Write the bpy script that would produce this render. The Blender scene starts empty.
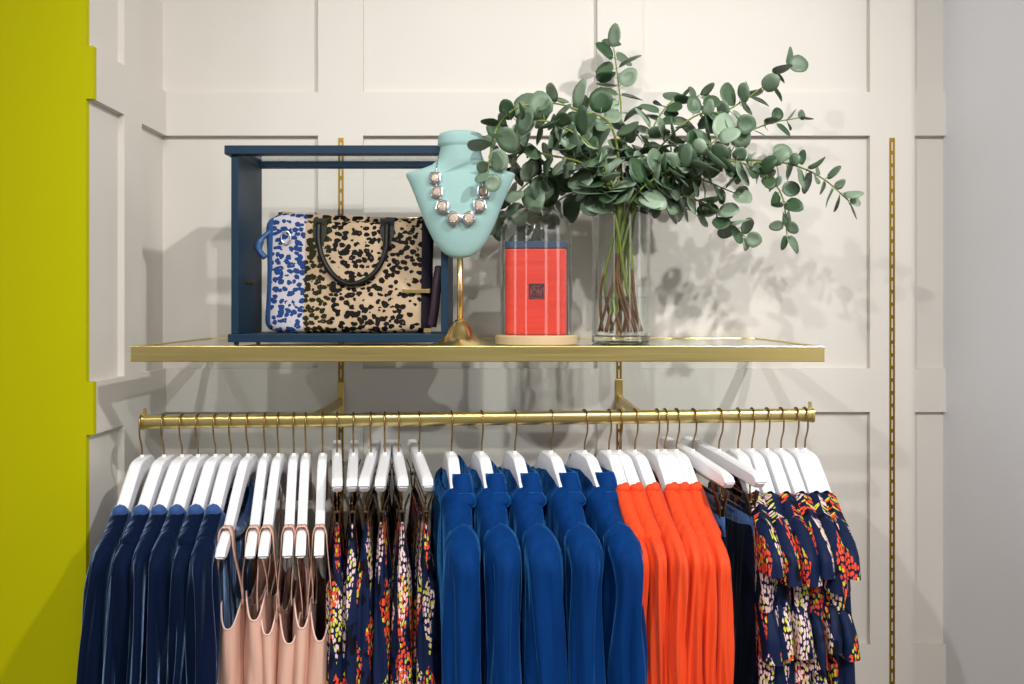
import bpy, math, random
from mathutils import Vector, Matrix
PI = math.pi
R = math.radians
F = 830.0            # focal length in pixels of the 1024 px frame
CX, CY = 504.0, 306.0
H = 1.70             # camera height above the floor
SC = bpy.context.scene
COL = SC.collection

def P(px, py, d):    # a point read off the photograph at distance d in front of the camera
    return Vector(((px - CX) * d / F, d, H + (CY - py) * d / F))

def lin(r, g, b):
    def f(c):
        c /= 255.0
        return c / 12.92 if c <= .04045 else ((c + .055) / 1.055) ** 2.4
    return (f(r), f(g), f(b), 1.0)

def smooth01(t):
    t = max(0.0, min(1.0, t))
    return t * t * (3 - 2 * t)

def interp(x, pts):
    if x <= pts[0][0]: return pts[0][1]
    for (x0, y0), (x1, y1) in zip(pts, pts[1:]):
        if x <= x1:
            return y0 + (y1 - y0) * (x - x0) / (x1 - x0)
    return pts[-1][1]

# ------------------------------------------------------------------ materials
class NT:
    def __init__(self, name):
        self.m = bpy.data.materials.new(name)
        self.m.use_nodes = True
        self.t = self.m.node_tree
        self.t.nodes.clear()
        self.out = self.t.nodes.new('ShaderNodeOutputMaterial')
    def n(self, typ, **kw):
        nd = self.t.nodes.new(typ)
        for k, v in kw.items():
            if k.startswith('i_'):
                key = k[2:]
                key = int(key) if key.isdigit() else key.replace('_', ' ')
                self.set(nd.inputs[key], v)
            else:
                setattr(nd, k, v)
        return nd
    def set(self, sock, v):
        if isinstance(v, bpy.types.NodeSocket): self.t.links.new(v, sock)
        else: sock.default_value = v
    def math(self, op, a, b=0.0, c=0.0):
        nd = self.t.nodes.new('ShaderNodeMath'); nd.operation = op
        self.set(nd.inputs[0], a); self.set(nd.inputs[1], b)
        if op in ('MULTIPLY_ADD', 'COMPARE', 'SMOOTH_MIN'): self.set(nd.inputs[2], c)
        return nd.outputs[0]
    def mix(self, fac, a, b):
        nd = self.t.nodes.new('ShaderNodeMix'); nd.data_type = 'RGBA'
        self.set(nd.inputs[0], fac); self.set(nd.inputs[6], a); self.set(nd.inputs[7], b)
        return nd.outputs[2]
    def xyz(self, x, y, z=0.0):
        nd = self.t.nodes.new('ShaderNodeCombineXYZ')
        self.set(nd.inputs[0], x); self.set(nd.inputs[1], y); self.set(nd.inputs[2], z)
        return nd.outputs[0]
    def sep(self, v):
        nd = self.t.nodes.new('ShaderNodeSeparateXYZ'); self.set(nd.inputs[0], v)
        return nd.outputs
    def coord(self, which='Object'):
        return self.t.nodes.new('ShaderNodeTexCoord').outputs[which]
    def noise(self, vec, scale, detail=2.0, rough=.5):
        nd = self.n('ShaderNodeTexNoise'); self.set(nd.inputs['Vector'], vec)
        nd.inputs['Scale'].default_value = scale; nd.inputs['Detail'].default_value = detail
        nd.inputs['Roughness'].default_value = rough
        return nd.outputs[0]
    def mapping(self, vec, scale):
        nd = self.n('ShaderNodeMapping'); self.set(nd.inputs['Vector'], vec)
        nd.inputs['Scale'].default_value = scale
        return nd.outputs[0]
    def bump(self, h, strength=.3, dist=.002):
        nd = self.n('ShaderNodeBump'); self.set(nd.inputs['Height'], h)
        nd.inputs['Strength'].default_value = strength; nd.inputs['Distance'].default_value = dist
        return nd.outputs[0]
    def pbr(self, color, rough=.5, metal=0.0, normal=None, sheen=0.0, sheen_tint=None, sheen_rough=.4, **kw):
        b = self.n('ShaderNodeBsdfPrincipled')
        self.set(b.inputs['Base Color'], color); self.set(b.inputs['Roughness'], rough)
        b.inputs['Metallic'].default_value = metal
        if normal is not None: self.set(b.inputs['Normal'], normal)
        if sheen:
            b.inputs['Sheen Weight'].default_value = sheen
            b.inputs['Sheen Roughness'].default_value = sheen_rough
            if sheen_tint: b.inputs['Sheen Tint'].default_value = sheen_tint
        for k, v in kw.items():
            self.set(b.inputs[k.replace('_', ' ')], v)
        self.t.links.new(b.outputs[0], self.out.inputs[0])
        return self.m

def paint(name, c, rough=.5, var=.02, bump=.05, spec=.5):
    k = NT(name); co = k.coord()
    n = k.noise(co, 9, 3)
    dark = tuple(x * (1 - var * 2) for x in c[:3]) + (1,)
    return k.pbr(k.mix(n, dark, c), rough, normal=k.bump(k.noise(co, 260, 2), bump, .001), Specular_IOR_Level=spec)

def brass(name, c, rough, axis=0, streak=True):
    k = NT(name); co = k.coord()
    sc = [400, 400, 400]; sc[axis] = 6
    n = k.noise(k.mapping(co, sc), 1.0, 3)
    dark = tuple(x * .8 for x in c[:3]) + (1,)
    r = k.math('MULTIPLY_ADD', n, .16, rough - .08)
    return k.pbr(k.mix(n, dark, c), r, 1.0, normal=k.bump(n, .12, .0006))

def velvet(name, c, tint, sheen=.9, srough=.35, sm=(38, 38, 5), bd=.008):
    k = NT(name); co = k.coord()
    n = k.noise(k.mapping(co, sm), 1.0, 2)
    n2 = k.noise(co, 900, 1)
    dark = tuple(x * (.45 if bd > .001 else .85) for x in c[:3]) + (1,)
    return k.pbr(k.mix(n, dark, c), .75, normal=k.bump(k.math('ADD', n, k.math('MULTIPLY', n2, .05)), .6, bd),
                 Specular_IOR_Level=.08, sheen=sheen, sheen_tint=tint, sheen_rough=srough)

def crepe(name, c, rough=.7, sheen=.15, fold=.3):
    k = NT(name); co = k.coord()
    n = k.noise(k.mapping(co, (70, 70, 8)), 1.0, 2)
    n2 = k.noise(co, 1200, 1)
    dark = tuple(x * .88 for x in c[:3]) + (1,)
    return k.pbr(k.mix(n, dark, c), rough, normal=k.bump(k.math('ADD', n, k.math('MULTIPLY', n2, .05)), fold, .010),
                 Specular_IOR_Level=.25, sheen=sheen)

def printed_cloth(name):
    """navy cloth printed with hanging blossom clusters in coral and pale pink with lime flecks"""
    k = NT(name)
    uv = k.sep(k.coord('UV'))
    rnd = k.n('ShaderNodeObjectInfo').outputs['Random']
    u = k.math('ADD', uv[0], k.math('MULTIPLY', rnd, 3.7))
    v = k.math('ADD', uv[1], k.math('MULTIPLY', rnd, 7.3))
    W, HH = .036, .140
    def layer(du, dv, W, HH, seed):
        uu = k.math('ADD', u, du)
        i = k.math('FLOOR', k.math('DIVIDE', uu, W))
        h1 = k.n('ShaderNodeTexWhiteNoise', noise_dimensions='2D'); k.set(h1.inputs['Vector'], k.xyz(i, seed))
        vv = k.math('ADD', k.math('ADD', v, dv), k.math('MULTIPLY', h1.outputs['Value'], HH))
        j = k.math('FLOOR', k.math('DIVIDE', vv, HH))
        h2 = k.n('ShaderNodeTexWhiteNoise', noise_dimensions='3D'); k.set(h2.inputs['Vector'], k.xyz(i, j, seed))
        hv = h2.outputs['Value']; hc = k.sep(h2.outputs['Color'])
        x = k.math('SUBTRACT', k.math('SUBTRACT', k.math('DIVIDE', uu, W), i), .5)
        x = k.math('ADD', x, k.math('MULTIPLY', k.math('SUBTRACT', hc[1], .5), .25))
        y = k.math('SUBTRACT', k.math('DIVIDE', vv, HH), j)          # 0 bottom tip .. 1 top
        # teardrop: widens from the tip to y=.65, closes by .9
        wdt = k.math('MULTIPLY', k.math('MINIMUM', k.math('DIVIDE', y, .6), k.math('DIVIDE', k.math('SUBTRACT', .92, y), .22)), .40)
        ax = k.math('ABSOLUTE', x)
        mask = k.math('LESS_THAN', ax, wdt)
        stalk = k.math('MULTIPLY', k.math('LESS_THAN', ax, .05), k.math('GREATER_THAN', y, .55))
        return mask, hv, hc[2], ax, stalk
    def petals(sx, sy, ax, off):
        vv = k.math('SUBTRACT', v, k.math('MULTIPLY', ax, .007))
        vo = k.n('ShaderNodeTexVoronoi', voronoi_dimensions='2D', feature='F1')
        vo.inputs['Scale'].default_value = 1.0
        vo.inputs['Randomness'].default_value = .75
        k.set(vo.inputs['Vector'], k.xyz(k.math('ADD', k.math('DIVIDE', u, sx), off), k.math('DIVIDE', vv, sy)))
        return vo.outputs['Distance'], k.sep(vo.outputs['Color'])
    base = lin(17, 31, 64)
    base2 = lin(9, 12, 26)
    # dark tonal leaves in the ground
    co = k.xyz(k.math('DIVIDE', u, .012), k.math('DIVIDE', v, .03))
    vo = k.n('ShaderNodeTexVoronoi', voronoi_dimensions='2D'); vo.inputs['Scale'].default_value = 1; k.set(vo.inputs['Vector'], co)
    big = k.noise(k.xyz(k.math('DIVIDE', u, .06), k.math('DIVIDE', v, .08)), 1.0, 1)
    gm = k.math('MULTIPLY', k.math('LESS_THAN', vo.outputs['Distance'], .42), k.math('GREATER_THAN', big, .52))
    col = k.mix(gm, base, base2)
    orange, pink, lime = lin(232, 82, 48), lin(236, 202, 200), lin(205, 205, 50)
    for (du, dv, w, h, seed) in ((0, 0, W, HH, 1.0), (.021, .055, .046, .15, 5.0)):
        mask, hv, hc, ax, stalk = layer(du, dv, w, h, seed)
        dist, pc = petals(.0047, .0090, ax, seed)
        pcol = k.mix(k.math('GREATER_THAN', hv, .47), orange, pink)
        pm = k.math('MULTIPLY', k.math('LESS_THAN', dist, .41), mask)
        on = k.math('LESS_THAN', hc, .72)
        pm = k.math('MULTIPLY', pm, on)
        fleck = k.math('MULTIPLY', k.math('GREATER_THAN', pc[0], .80), pm)
        col = k.mix(pm, col, pcol)
        col = k.mix(fleck, col, lime)
    n = k.noise(k.mapping(k.coord(), (60, 60, 10)), 1.0, 2)
    return k.pbr(col, .6, normal=k.bump(n, .4, .008), Specular_IOR_Level=.15)

def glass(name, tint=(.99, .995, .992, 1), ior=1.45, boost=1.0, edge=1.0):
    k = NT(name)
    tr = k.n('ShaderNodeBsdfTransparent')
    lw = k.n('ShaderNodeLayerWeight'); lw.inputs[0].default_value = .5
    k.set(tr.inputs[0], k.mix(k.math('MULTIPLY', k.math('POWER', lw.outputs['Facing'], 5.0), edge), tint, (.38, .43, .41, 1)))
    gl = k.n('ShaderNodeBsdfGlossy'); gl.inputs[0].default_value = (1, 1, 1, 1); gl.inputs['Roughness'].default_value = .02
    fr = k.n('ShaderNodeLayerWeight'); fr.inputs[0].default_value = .5
    f0 = ((ior - 1) / (ior + 1)) ** 2
    mx = k.n('ShaderNodeMixShader')
    k.set(mx.inputs[0], k.math('MULTIPLY_ADD', k.math('POWER', fr.outputs['Facing'], 4.0), (1 - f0) * boost, f0))
    k.t.links.new(tr.outputs[0], mx.inputs[1]); k.t.links.new(gl.outputs[0], mx.inputs[2])
    k.t.links.new(mx.outputs[0], k.out.inputs[0])
    return k.m

M = {}
M['cream'] = paint('cream wall paint', lin(214, 209, 201), .55)
M['cool'] = paint('cool white wall paint', lin(228, 229, 234), .6)
M['yellow'] = paint('acid yellow paint', lin(184, 182, 0), .6, .01, .05, .1)
M['floor'] = paint('pale floor', lin(170, 150, 125), .5)
M['ceil'] = paint('white ceiling', lin(225, 225, 222), .7)
M['brass'] = brass('brushed brass', lin(226, 204, 134), .32, 0)
M['brass_y'] = brass('brushed brass arm', lin(214, 190, 120), .32, 1)
M['brass_v'] = brass('brass upright', lin(160, 128, 42), .4, 2)
M['bronze'] = brass('aged bronze wire', lin(150, 122, 80), .35, 2)
M['darkbronze'] = brass('dark bronze clip', lin(110, 92, 70), .4, 2)
M['gold'] = NT('polished gold').pbr(lin(244, 214, 150), .24, 1.0)
k = NT('slot shadow'); M['slot'] = k.pbr(lin(40, 26, 12), .8)
M['hanger'] = paint('white painted wood', lin(246, 246, 250), .38, .01, .02)
M['glass'] = glass('clear glass')
M['shelfglass'] = glass('shelf glass', (.93, .96, .95, 1), 1.5, 1.0, 0.0)
M['thickglass'] = NT('thick glass').pbr((.93, .97, .96, 1), .02, Transmission_Weight=1.0, IOR=1.5)
M['water'] = glass('still water', (.94, .96, .94, 1), 1.25, 1.0, .6)
M['caseblue'] = paint('blue painted wood', lin(22, 50, 72), .45, .15, .15, .22)
M['royal'] = velvet('royal blue velvet', lin(4, 58, 124), (.08, .40, 1, 1), .65, .30, (38, 38, 5), .012)
M['navyv'] = velvet('navy velvet', lin(9, 26, 58), (.36, .56, .95, 1), 1.0, .26)
M['navyc'] = velvet('pale blue velvet collar', lin(66, 100, 160), (.6, .75, 1, 1), .9, .35)
M['black'] = crepe('black lining', lin(18, 18, 24), .8)
M['orange'] = crepe('orange crepe', lin(236, 76, 32), .65, .1, .25)
M['peach'] = crepe('peach satin', lin(228, 182, 162), .38, .1, .2)
M['peachrim'] = crepe('peach satin edging', lin(238, 200, 186), .35, .1, .1)
M['print'] = printed_cloth('navy blossom print')
M['denim'] = velvet('inky navy velvet', lin(16, 24, 44), (.5, .6, .8, 1), .6, .25)
M['teal'] = velvet('aqua velvet', lin(154, 188, 184), (.8, 1, 1, 1), .2, .4, (30, 30, 30), .0006)
M['woodbase'] = paint('pale turned wood', lin(205, 180, 140), .5, .12, .2)
M['silver'] = NT('silver setting').pbr(lin(245, 247, 255), .2, 1.0)
M['gem'] = NT('champagne stone').pbr(lin(232, 214, 196), .10, .45, Coat_Weight=1.0)
M['paper'] = paint('white paper', lin(235, 235, 235), .6)
M['stemg'] = paint('green stem', lin(128, 146, 52), .5, .25)
M['stemb'] = paint('brown stem', lin(120, 78, 44), .6, .25)
M['navycard'] = paint('navy card', lin(38, 60, 88), .5)
k = NT('red woven card'); co = k.coord()
nn = k.noise(k.mapping(co, (12, 12, 130)), 1.0, 4)
M['red'] = k.pbr(k.mix(nn, lin(184, 30, 22), lin(228, 66, 36)), .45, normal=k.bump(nn, .3, .001))
M['emb'] = paint('dark emblem ink', lin(58, 22, 32), .5)
M['embl'] = paint('emblem line ink', lin(150, 66, 60), .5)
M['leather'] = paint('dark leather', lin(24, 24, 21), .4, .1, .3, .25)
M['leathero'] = paint('dark olive leather', lin(36, 38, 18), .45, .1, .3, .25)
M['plum'] = paint('plum leather', lin(62, 46, 58), .45, .1, .3, .25)
M['blueleather'] = paint('blue leather', lin(52, 88, 140), .45, .1, .2)

def leopard():
    k = NT('leopard pony hair')
    o = k.sep(k.coord())
    w = k.noise(k.coord(), 70, 2)
    w2 = k.noise(k.coord(), 24, 2)
    vec = k.xyz(k.math('ADD', k.math('MULTIPLY', o[0], 80), k.math('MULTIPLY', w, 1.1)),
                k.math('ADD', k.math('MULTIPLY', o[1], 60), 0.0),
                k.math('ADD', k.math('MULTIPLY', o[2], 94), k.math('MULTIPLY', w2, 1.2)))
    vo = k.n('ShaderNodeTexVoronoi', feature='F1'); vo.inputs['Scale'].default_value = 1; vo.inputs['Randomness'].default_value = .85
    k.set(vo.inputs['Vector'], vec)
    thr = k.math('MULTIPLY_ADD', w2, .34, .34)
    w3 = k.noise(k.coord(), 160, 1)
    spot = k.math('LESS_THAN', k.math('ADD', vo.outputs['Distance'], k.math('MULTIPLY_ADD', w3, .36, -.18)), thr)
    core = k.math('LESS_THAN', k.math('ADD', vo.outputs['Distance'], k.math('MULTIPLY', k.sep(vo.outputs['Color'])[0], .25)), .19)
    spot = k.math('SUBTRACT', spot, k.math('MULTIPLY', core, .2))
    base = k.mix(w2, lin(204, 182, 152), lin(150, 124, 98))
    xb = k.math('LESS_THAN', o[0], -.082)      # blue end
    xo = k.math('LESS_THAN', o[0], -.030)      # olive panel
    base = k.mix(xb, base, lin(186, 180, 186))
    sc = k.mix(xo, lin(16, 12, 11), lin(34, 33, 10))
    sc = k.mix(xb, sc, lin(30, 62, 116))
    col = k.mix(spot, base, sc)
    edge = k.math('LESS_THAN', o[0], -.146)
    col = k.mix(edge, col, lin(52, 88, 140))
    rr = k.math('GREATER_THAN', o[0], .140)
    col = k.mix(rr, col, lin(36, 34, 44))
    return k.pbr(col, .6, Specular_IOR_Level=.12)
M['leopard'] = leopard()

def leafmat():
    k = NT('glaucous eucalyptus leaf')
    a = k.n('ShaderNodeAttribute', attribute_name='tone').outputs['Fac']
    col = k.mix(a, lin(44, 70, 48), lin(158, 178, 156))
    n = k.noise(k.coord(), 90, 2)
    col = k.mix(k.math('MULTIPLY', n, .3), col, lin(92, 124, 70))
    return k.pbr(col, .45, normal=k.bump(n, .15, .002), Subsurface_Weight=.0)
M['leaf'] = leafmat()

# ------------------------------------------------------------------ mesh helpers
class MB:
    def __init__(self):
        self.v, self.f, self.mi, self.uv = [], [], [], {}
    def add(self, vs, fs, mi=0):
        o = len(self.v); self.v += [tuple(p) for p in vs]
        for f in fs:
            self.f.append(tuple(i + o for i in f)); self.mi.append(mi)
        return o
    def box(self, x0, x1, y0, y1, z0, z1, mi=0):
        vs = [(x, y, z) for x in (x0, x1) for y in (y0, y1) for z in (z0, z1)]
        fs = [(0, 1, 3, 2), (4, 6, 7, 5), (0, 4, 5, 1), (2, 3, 7, 6), (0, 2, 6, 4), (1, 5, 7, 3)]
        self.add(vs, fs, mi)
        return self
    def tube(self, pts, r, n=8, mi=0, cap=True, closed=False):
        pts = [Vector(p) for p in pts]
        N = len(pts)
        rr = r if isinstance(r, (list, tuple)) else [r] * N
        up = None; rings = []
        for i, p in enumerate(pts):
            if closed: t = pts[(i + 1) % N] - pts[i - 1]
            else: t = pts[min(i + 1, N - 1)] - pts[max(i - 1, 0)]
            if t.length < 1e-9: t = Vector((0, 0, 1))
            t.normalize()
            if up is None:
                up = Vector((0, 0, 1)) if abs(t.z) < .9 else Vector((1, 0, 0))
            a = up - t * up.dot(t)
            if a.length < 1e-6: a = t.orthogonal()
            a.normalize(); b = t.cross(a); up = a
            rings.append([p + (a * math.cos(2 * PI * j / n) + b * math.sin(2 * PI * j / n)) * rr[i] for j in range(n)])
        o = len(self.v)
        vs = [q for rg in rings for q in rg]; fs = []
        for i in range(N if closed else N - 1):
            for j in range(n):
                i2 = (i + 1) % N
                fs.append((i * n + j, i * n + (j + 1) % n, i2 * n + (j + 1) % n, i2 * n + j))
        if cap and not closed:
            fs.append(tuple(reversed(range(n)))); fs.append(tuple((N - 1) * n + j for j in range(n)))
        self.add(vs, fs, mi)
        return self
    def grid(self, rows, closed=True, cap0=False, cap1=False, mi=0, uv=False):
        n = len(rows[0]); m = len(rows)
        vs = [q for r in rows for q in r]; fs = []
        for i in range(m - 1):
            for j in range(n if closed else n - 1):
                fs.append((i * n + j, (i + 1) * n + j, (i + 1) * n + (j + 1) % n, i * n + (j + 1) % n))
        if cap0: fs.append(tuple(range(n)))
        if cap1: fs.append(tuple((m - 1) * n + j for j in reversed(range(n))))
        self.add(vs, fs, mi)
        return self
    def lathe(self, prof, cx, cy, n=48, mi=0, cap0=True, cap1=True):
        rows = [[(cx + r * math.cos(2 * PI * j / n), cy + r * math.sin(2 * PI * j / n), z) for j in range(n)] for r, z in prof]
        self.grid([list(reversed(r)) for r in rows], True, cap0, cap1, mi)
        return self
    def build(self, name, mats, parent=None, smooth=True, bevel=0, uvs=None, auto=None):
        me = bpy.data.meshes.new(name)
        me.from_pydata(self.v, [], self.f)
        if not isinstance(mats, (list, tuple)): mats = [mats]
        for m in mats: me.materials.append(m)
        me.polygons.foreach_set('material_index', self.mi)
        me.polygons.foreach_set('use_smooth', [smooth] * len(self.f))
        me.update()
        if uvs is not None:
            ul = me.uv_layers.new(name='UVMap')
            for l in me.loops: ul.data[l.index].uv = uvs[l.vertex_index]
        if auto is not None and smooth:
            try: me.set_sharp_from_angle(angle=R(auto))
            except Exception: pass
        o = bpy.data.objects.new(name, me); COL.objects.link(o)
        if parent: o.parent = parent
        if bevel:
            b = o.modifiers.new('bevel', 'BEVEL'); b.width = bevel; b.segments = 2; b.limit_method = 'ANGLE'; b.angle_limit = R(40)
        return o

def tag(o, label=None, cat=None, group=None, kind=None):
    if label: o['label'] = label
    if cat: o['category'] = cat
    if group: o['group'] = group
    if kind: o['kind'] = kind
    return o
def empty(name, loc=(0, 0, 0), rz=0, label=None, cat=None, group=None):
    o = bpy.data.objects.new(name, None); COL.objects.link(o)
    o.empty_display_size = .05
    o.location = loc; o.rotation_euler = (0, 0, rz)
    return tag(o, label, cat, group)
def structure(o): o['kind'] = 'structure'; return o
def catmull(pts, n=8):
    pts = [Vector(p) for p in pts]
    if len(pts) < 3: 
        return [pts[0].lerp(pts[1], i / n) for i in range(n + 1)]
    out = []
    q = [pts[0] * 2 - pts[1]] + pts + [pts[-1] * 2 - pts[-2]]
    for i in range(1, len(q) - 2):
        for j in range(n):
            t = j / n; a, b, c, d = q[i - 1:i + 3]
            out.append(.5 * ((2 * b) + (c - a) * t + (2 * a - 5 * b + 4 * c - d) * t * t + (3 * b - a - 3 * c + d) * t ** 3))
    out.append(pts[-1])
    return out

# ------------------------------------------------------------------ the setting
WY = 1.840           # face of the raised wall framing
WR = 1.853           # recessed panel face
def zz(py, d=WY): return H + (CY - py) * d / F
def xx(px, d=WY): return (px - CX) * d / F
STX = [(xx(318), xx(363)), (xx(597.5), xx(642)), (xx(870), xx(915))]
STX = [(STX[0][0] - .6165, STX[0][1] - .6165)] + STX
pitch = zz(135.5) - zz(412)
RZ = []
for kk in range(-3, 5):
    RZ.append((zz(135.5) - kk * pitch, zz(92) - kk * pitch))     # rails, bottom / top
XL, XR = -.749, .980
ZT, ZB = H + 2.0, 0.0
b = MB()
b.box(XL - .1, XR + .1, WR, WR + .10, ZB, ZT)
zlim = [(max(a, ZB), min(c, ZT)) for a, c in RZ if a < ZT and c > ZB]
for a, c in zlim: b.box(XL, XR, WY, WR + .005, a, c)
zlim.sort()
edges = [ZB] + [e for a, c in zlim for e in (a, c)] + [ZT]
gaps = [(edges[i], edges[i + 1]) for i in range(0, len(edges), 2) if edges[i + 1] - edges[i] > .01]
for x0, x1 in STX[1:]:
    for a, c in gaps:
        b.box(x0, x1, WY, WR + .005, a, c)
structure(b.build('wall_back', M['cream'], smooth=False))

YE = 1.525           # where the return wall ends and the yellow face begins
XREC = -.762
b = MB()
b.box(-.86, XREC, YE, WR, ZB, ZT)
for a, c in zlim:
    b.box(XREC - .005, XL, YE + .0006, WR, a, c)
for a, c in gaps:
    b.box(XREC - .005, XL, 1.638, 1.717, a, c)
structure(b.build('wall_left_return', M['cream'], smooth=False))
b = MB()
b.box(-2.6, XREC, YE - .012, YE, ZB, ZT)
for a, c in zlim: b.box(XREC, XL, YE - .012, YE, a, c)
structure(b.build('wall_left', M['yellow'], smooth=False))
b = MB(); b.box(XR, XR + .12, 1.45, WR + .1, ZB, ZT)
structure(b.build('wall_right', M['cool'], smooth=False))
b = MB(); b.box(-2.6, 3.2, -3, 2.0, -.08, 0)
structure(b.build('floor', M['floor'], smooth=False))
b = MB(); b.box(-2.6, 3.2, -.2, 2.0, ZT, ZT + .08)
structure(b.build('ceiling', M['ceil'], smooth=False))

# slotted brass uprights let into the stiles
ups = [(341, 'brass slotted wall upright passing behind the blue display case'),
       (619, 'brass slotted wall upright rising behind the glass vase of eucalyptus'),
       (892, 'brass slotted wall upright standing clear to the right of the shelf')]
for px, lab in ups:
    x = xx(px)
    t = empty('slotted_upright', (x, WY, .3), 0, lab, 'wall upright', 'slotted brass uprights in the wall panelling')
    zt = zz(138) - .3
    b = MB()
    b.box(-.0058, -.0018, -.0016, .006, 0, zt)
    b.box(.0018, .0058, -.0016, .006, 0, zt)
    z = 0.0
    while z < zt - .001:
        b.box(-.0018, .0018, -.0016, .006, z, min(z + .008, zt))
        z += .028
    b.build('channel', M['brass_v'], t, smooth=False)
    b = MB(); b.box(-.0030, .0030, .0012, .0060, .0, zt - .002)
    b.build('slot_backing', M['slot'], t, smooth=False)

# ------------------------------------------------------------------ shelf
SF, SB = 1.45, 1.836
ST = H - .0699; SBOT = H - .0975
SX0, SX1 = (130 - CX) * SF / F, (825 - CX) * SF / F
SH = empty('glass_shelf', ((SX0 + SX1) / 2, SB, SBOT), 0, 'glass wall shelf in a brushed brass frame above the clothes rail', 'shelf')
ox, oy, oz = SH.location
b = MB()
def bb(x0, x1, y0, y1, z0, z1, mi=0): b.box(x0 - ox, x1 - ox, y0 - oy, y1 - oy, z0 - oz, z1 - oz, mi)
tk = .012
bb(SX0, SX1, SF, SF + tk, SBOT, ST)
bb(SX0, SX1, SB - tk, SB, SBOT, ST)
bb(SX0, SX0 + tk, SF + tk, SB - tk, SBOT, ST)
bb(SX1 - tk, SX1, SF + tk, SB - tk, SBOT, ST)
b.build('shelf_frame', M['brass'], SH, smooth=False, bevel=.0012)
b = MB(); bb(SX0 + tk, SX1 - tk, SF + tk, SB - tk, ST - .0096, ST - .0016)
b.build('glass_panel', M['shelfglass'], SH, smooth=False)
TOP = ST - .0014     # standing height on the shelf

# ------------------------------------------------------------------ rail
RD = 1.55
RX0, RX1 = (144 - CX) * RD / F, (810.5 - CX) * RD / F
def railz(x): return H - .2166 + (x - RX0) / (RX1 - RX0) * .0130
tilt = math.atan2(.0130, RX1 - RX0)
cxm = (RX0 + RX1) / 2
rail = empty('clothes_rail', (cxm, RD, railz(cxm)), 0, 'long brushed brass clothes rail holding the row of hangers below the shelf', 'clothes rail')
b = MB()
hl = (RX1 - RX0) / 2
n = 28
prof = []
for j in range(n):
    a = 2 * PI * j / n
    c, s = math.cos(a), math.sin(a)
    prof.append((.0115 * math.copysign(abs(c) ** .6, c), .0124 * math.copysign(abs(s) ** .75, s)))
rows = [[(x, p[0], p[1] + x * math.tan(tilt)) for p in prof] for x in [-hl + 2 * hl * i / 24 for i in range(25)]]
b.grid(rows, True, True, True)
b.build('tube', M['brass'], rail, auto=50)
for sx in (-1, 1):
    b = MB()
    x = sx * (hl + .0015)
    b.grid([[(x + dx, p[0] * 1.12, p[1] * 1.1 + x * math.tan(tilt)) for p in prof] for dx in (-.0025, .0025)], True, True, True)
    zt = x * math.tan(tilt)
    b.box(x - .0022, x + .0022, .004, .010, .010 + zt, .024 + zt)
    b.build('end_cap', M['brass'], rail, smooth=False)
for px in (341, 619):
    x = xx(px) - cxm
    zt = x * math.tan(tilt)
    b = MB(); b.box(x - .0045, x + .0045, .004, WY - RD - .002, zt - .007, zt + .0095)
    b.box(x - .0075, x + .0075, WY - RD - .006, WY - RD - .0017, zt - .035, zt + .045)
    b.build('bracket', M['brass_y'], rail, smooth=False, bevel=.001)

# ------------------------------------------------------------------ hangers
DROP = [(0, 0), (.03, -.001), (.042, -.004), (.075, -.026), (.11, -.052), (.15, -.083), (.19, -.103), (.216, -.114)]
DROPB = [(0, -.034), (.03, -.038), (.06, -.052), (.11, -.084), (.15, -.107), (.19, -.127), (.216, -.136)]
FLAT = [(0, 0), (.02, 0), (.05, -.001), (.10, -.002), (.15, -.003), (.178, -.005)]
FLATB = [(0, -.027), (.05, -.027), (.10, -.027), (.15, -.027), (.178, -.027)]
def zt_drop(s): return interp(abs(s), DROP)
def zt_flat(s): return interp(abs(s), FLAT)
NECK = .0650          # neck of the hanger below the rail centre line
def arm_mesh(kind, length=.216):
    top, bot, L = (DROP, DROPB, length) if kind != 'flat' else (FLAT, FLATB, .178)
    b = MB(); rows = []
    N = 44
    for i in range(N + 1):
        s = -L + 2 * L * i / N
        zt, zb = interp(abs(s), top), interp(abs(s), bot)
        w = .0088 if kind == 'flat' else .0078 if length > .2 else .0102
        e = abs(s) / L
        if e > .92:
            kx = math.sqrt(max(0, 1 - ((e - .92) / .08) ** 2)) * .8 + .2
            zm = (zt + zb) / 2; zt = zm + (zt - zm) * kx; zb = zm + (zb - zm) * kx
        c = min(.003, w * .5)
        ring = [(-w, zb + c), (-w + c, zb), (w - c, zb), (w, zb + c), (w, zt - c), (w - c, zt), (-w + c, zt), (-w, zt - c)]
        rows.append([(x, -s, z) for x, z in ring])
    b.grid(rows, True, True, True)
    b.tube([(0, 0, -.004), (0, 0, .004)], .0035, 10)
    return b
HOOK = [(0, 0, -.004), (0, 0, .014), (0, -.003, .026), (0, -.011, .040), (0, -.0158, .052), (0, -.0172, .068), (0, -.0160, .082),
        (0, -.0115, .0925), (0, -.004, .0968), (0, .004, .0968), (0, .0115, .0925), (0, .0165, .082), (0, .0172, .068)]
CACHE = {}
def cached(key, maker, name, mat, parent, **kw):
    if key not in CACHE:
        o = maker().build(name, mat, parent, **kw); CACHE[key] = o
        return o
    o = CACHE[key].copy(); COL.objects.link(o); o.parent = parent; o.name = name
    return o
def hook_mb():
    b = MB(); b.tube(catmull([(x, y, z * .816) for x, y, z in HOOK], 5), .00165, 8); return b
def bar_mb():
    b = MB()
    b.tube([(0, y, -.052) for y in (-.150, .150)], .0013, 8)
    b.tube([(0, y, -.066) for y in (-.145, .145)], .0013, 8)
    b.tube([(0, 0, -.028), (0, 0, -.052)], .0016, 8)
    b.tube([(0, -.135, -.030), (0, -.135, -.058)], .0016, 8)
    b.tube([(0, .135, -.030), (0, .135, -.058)], .0016, 8)
    return b
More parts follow.
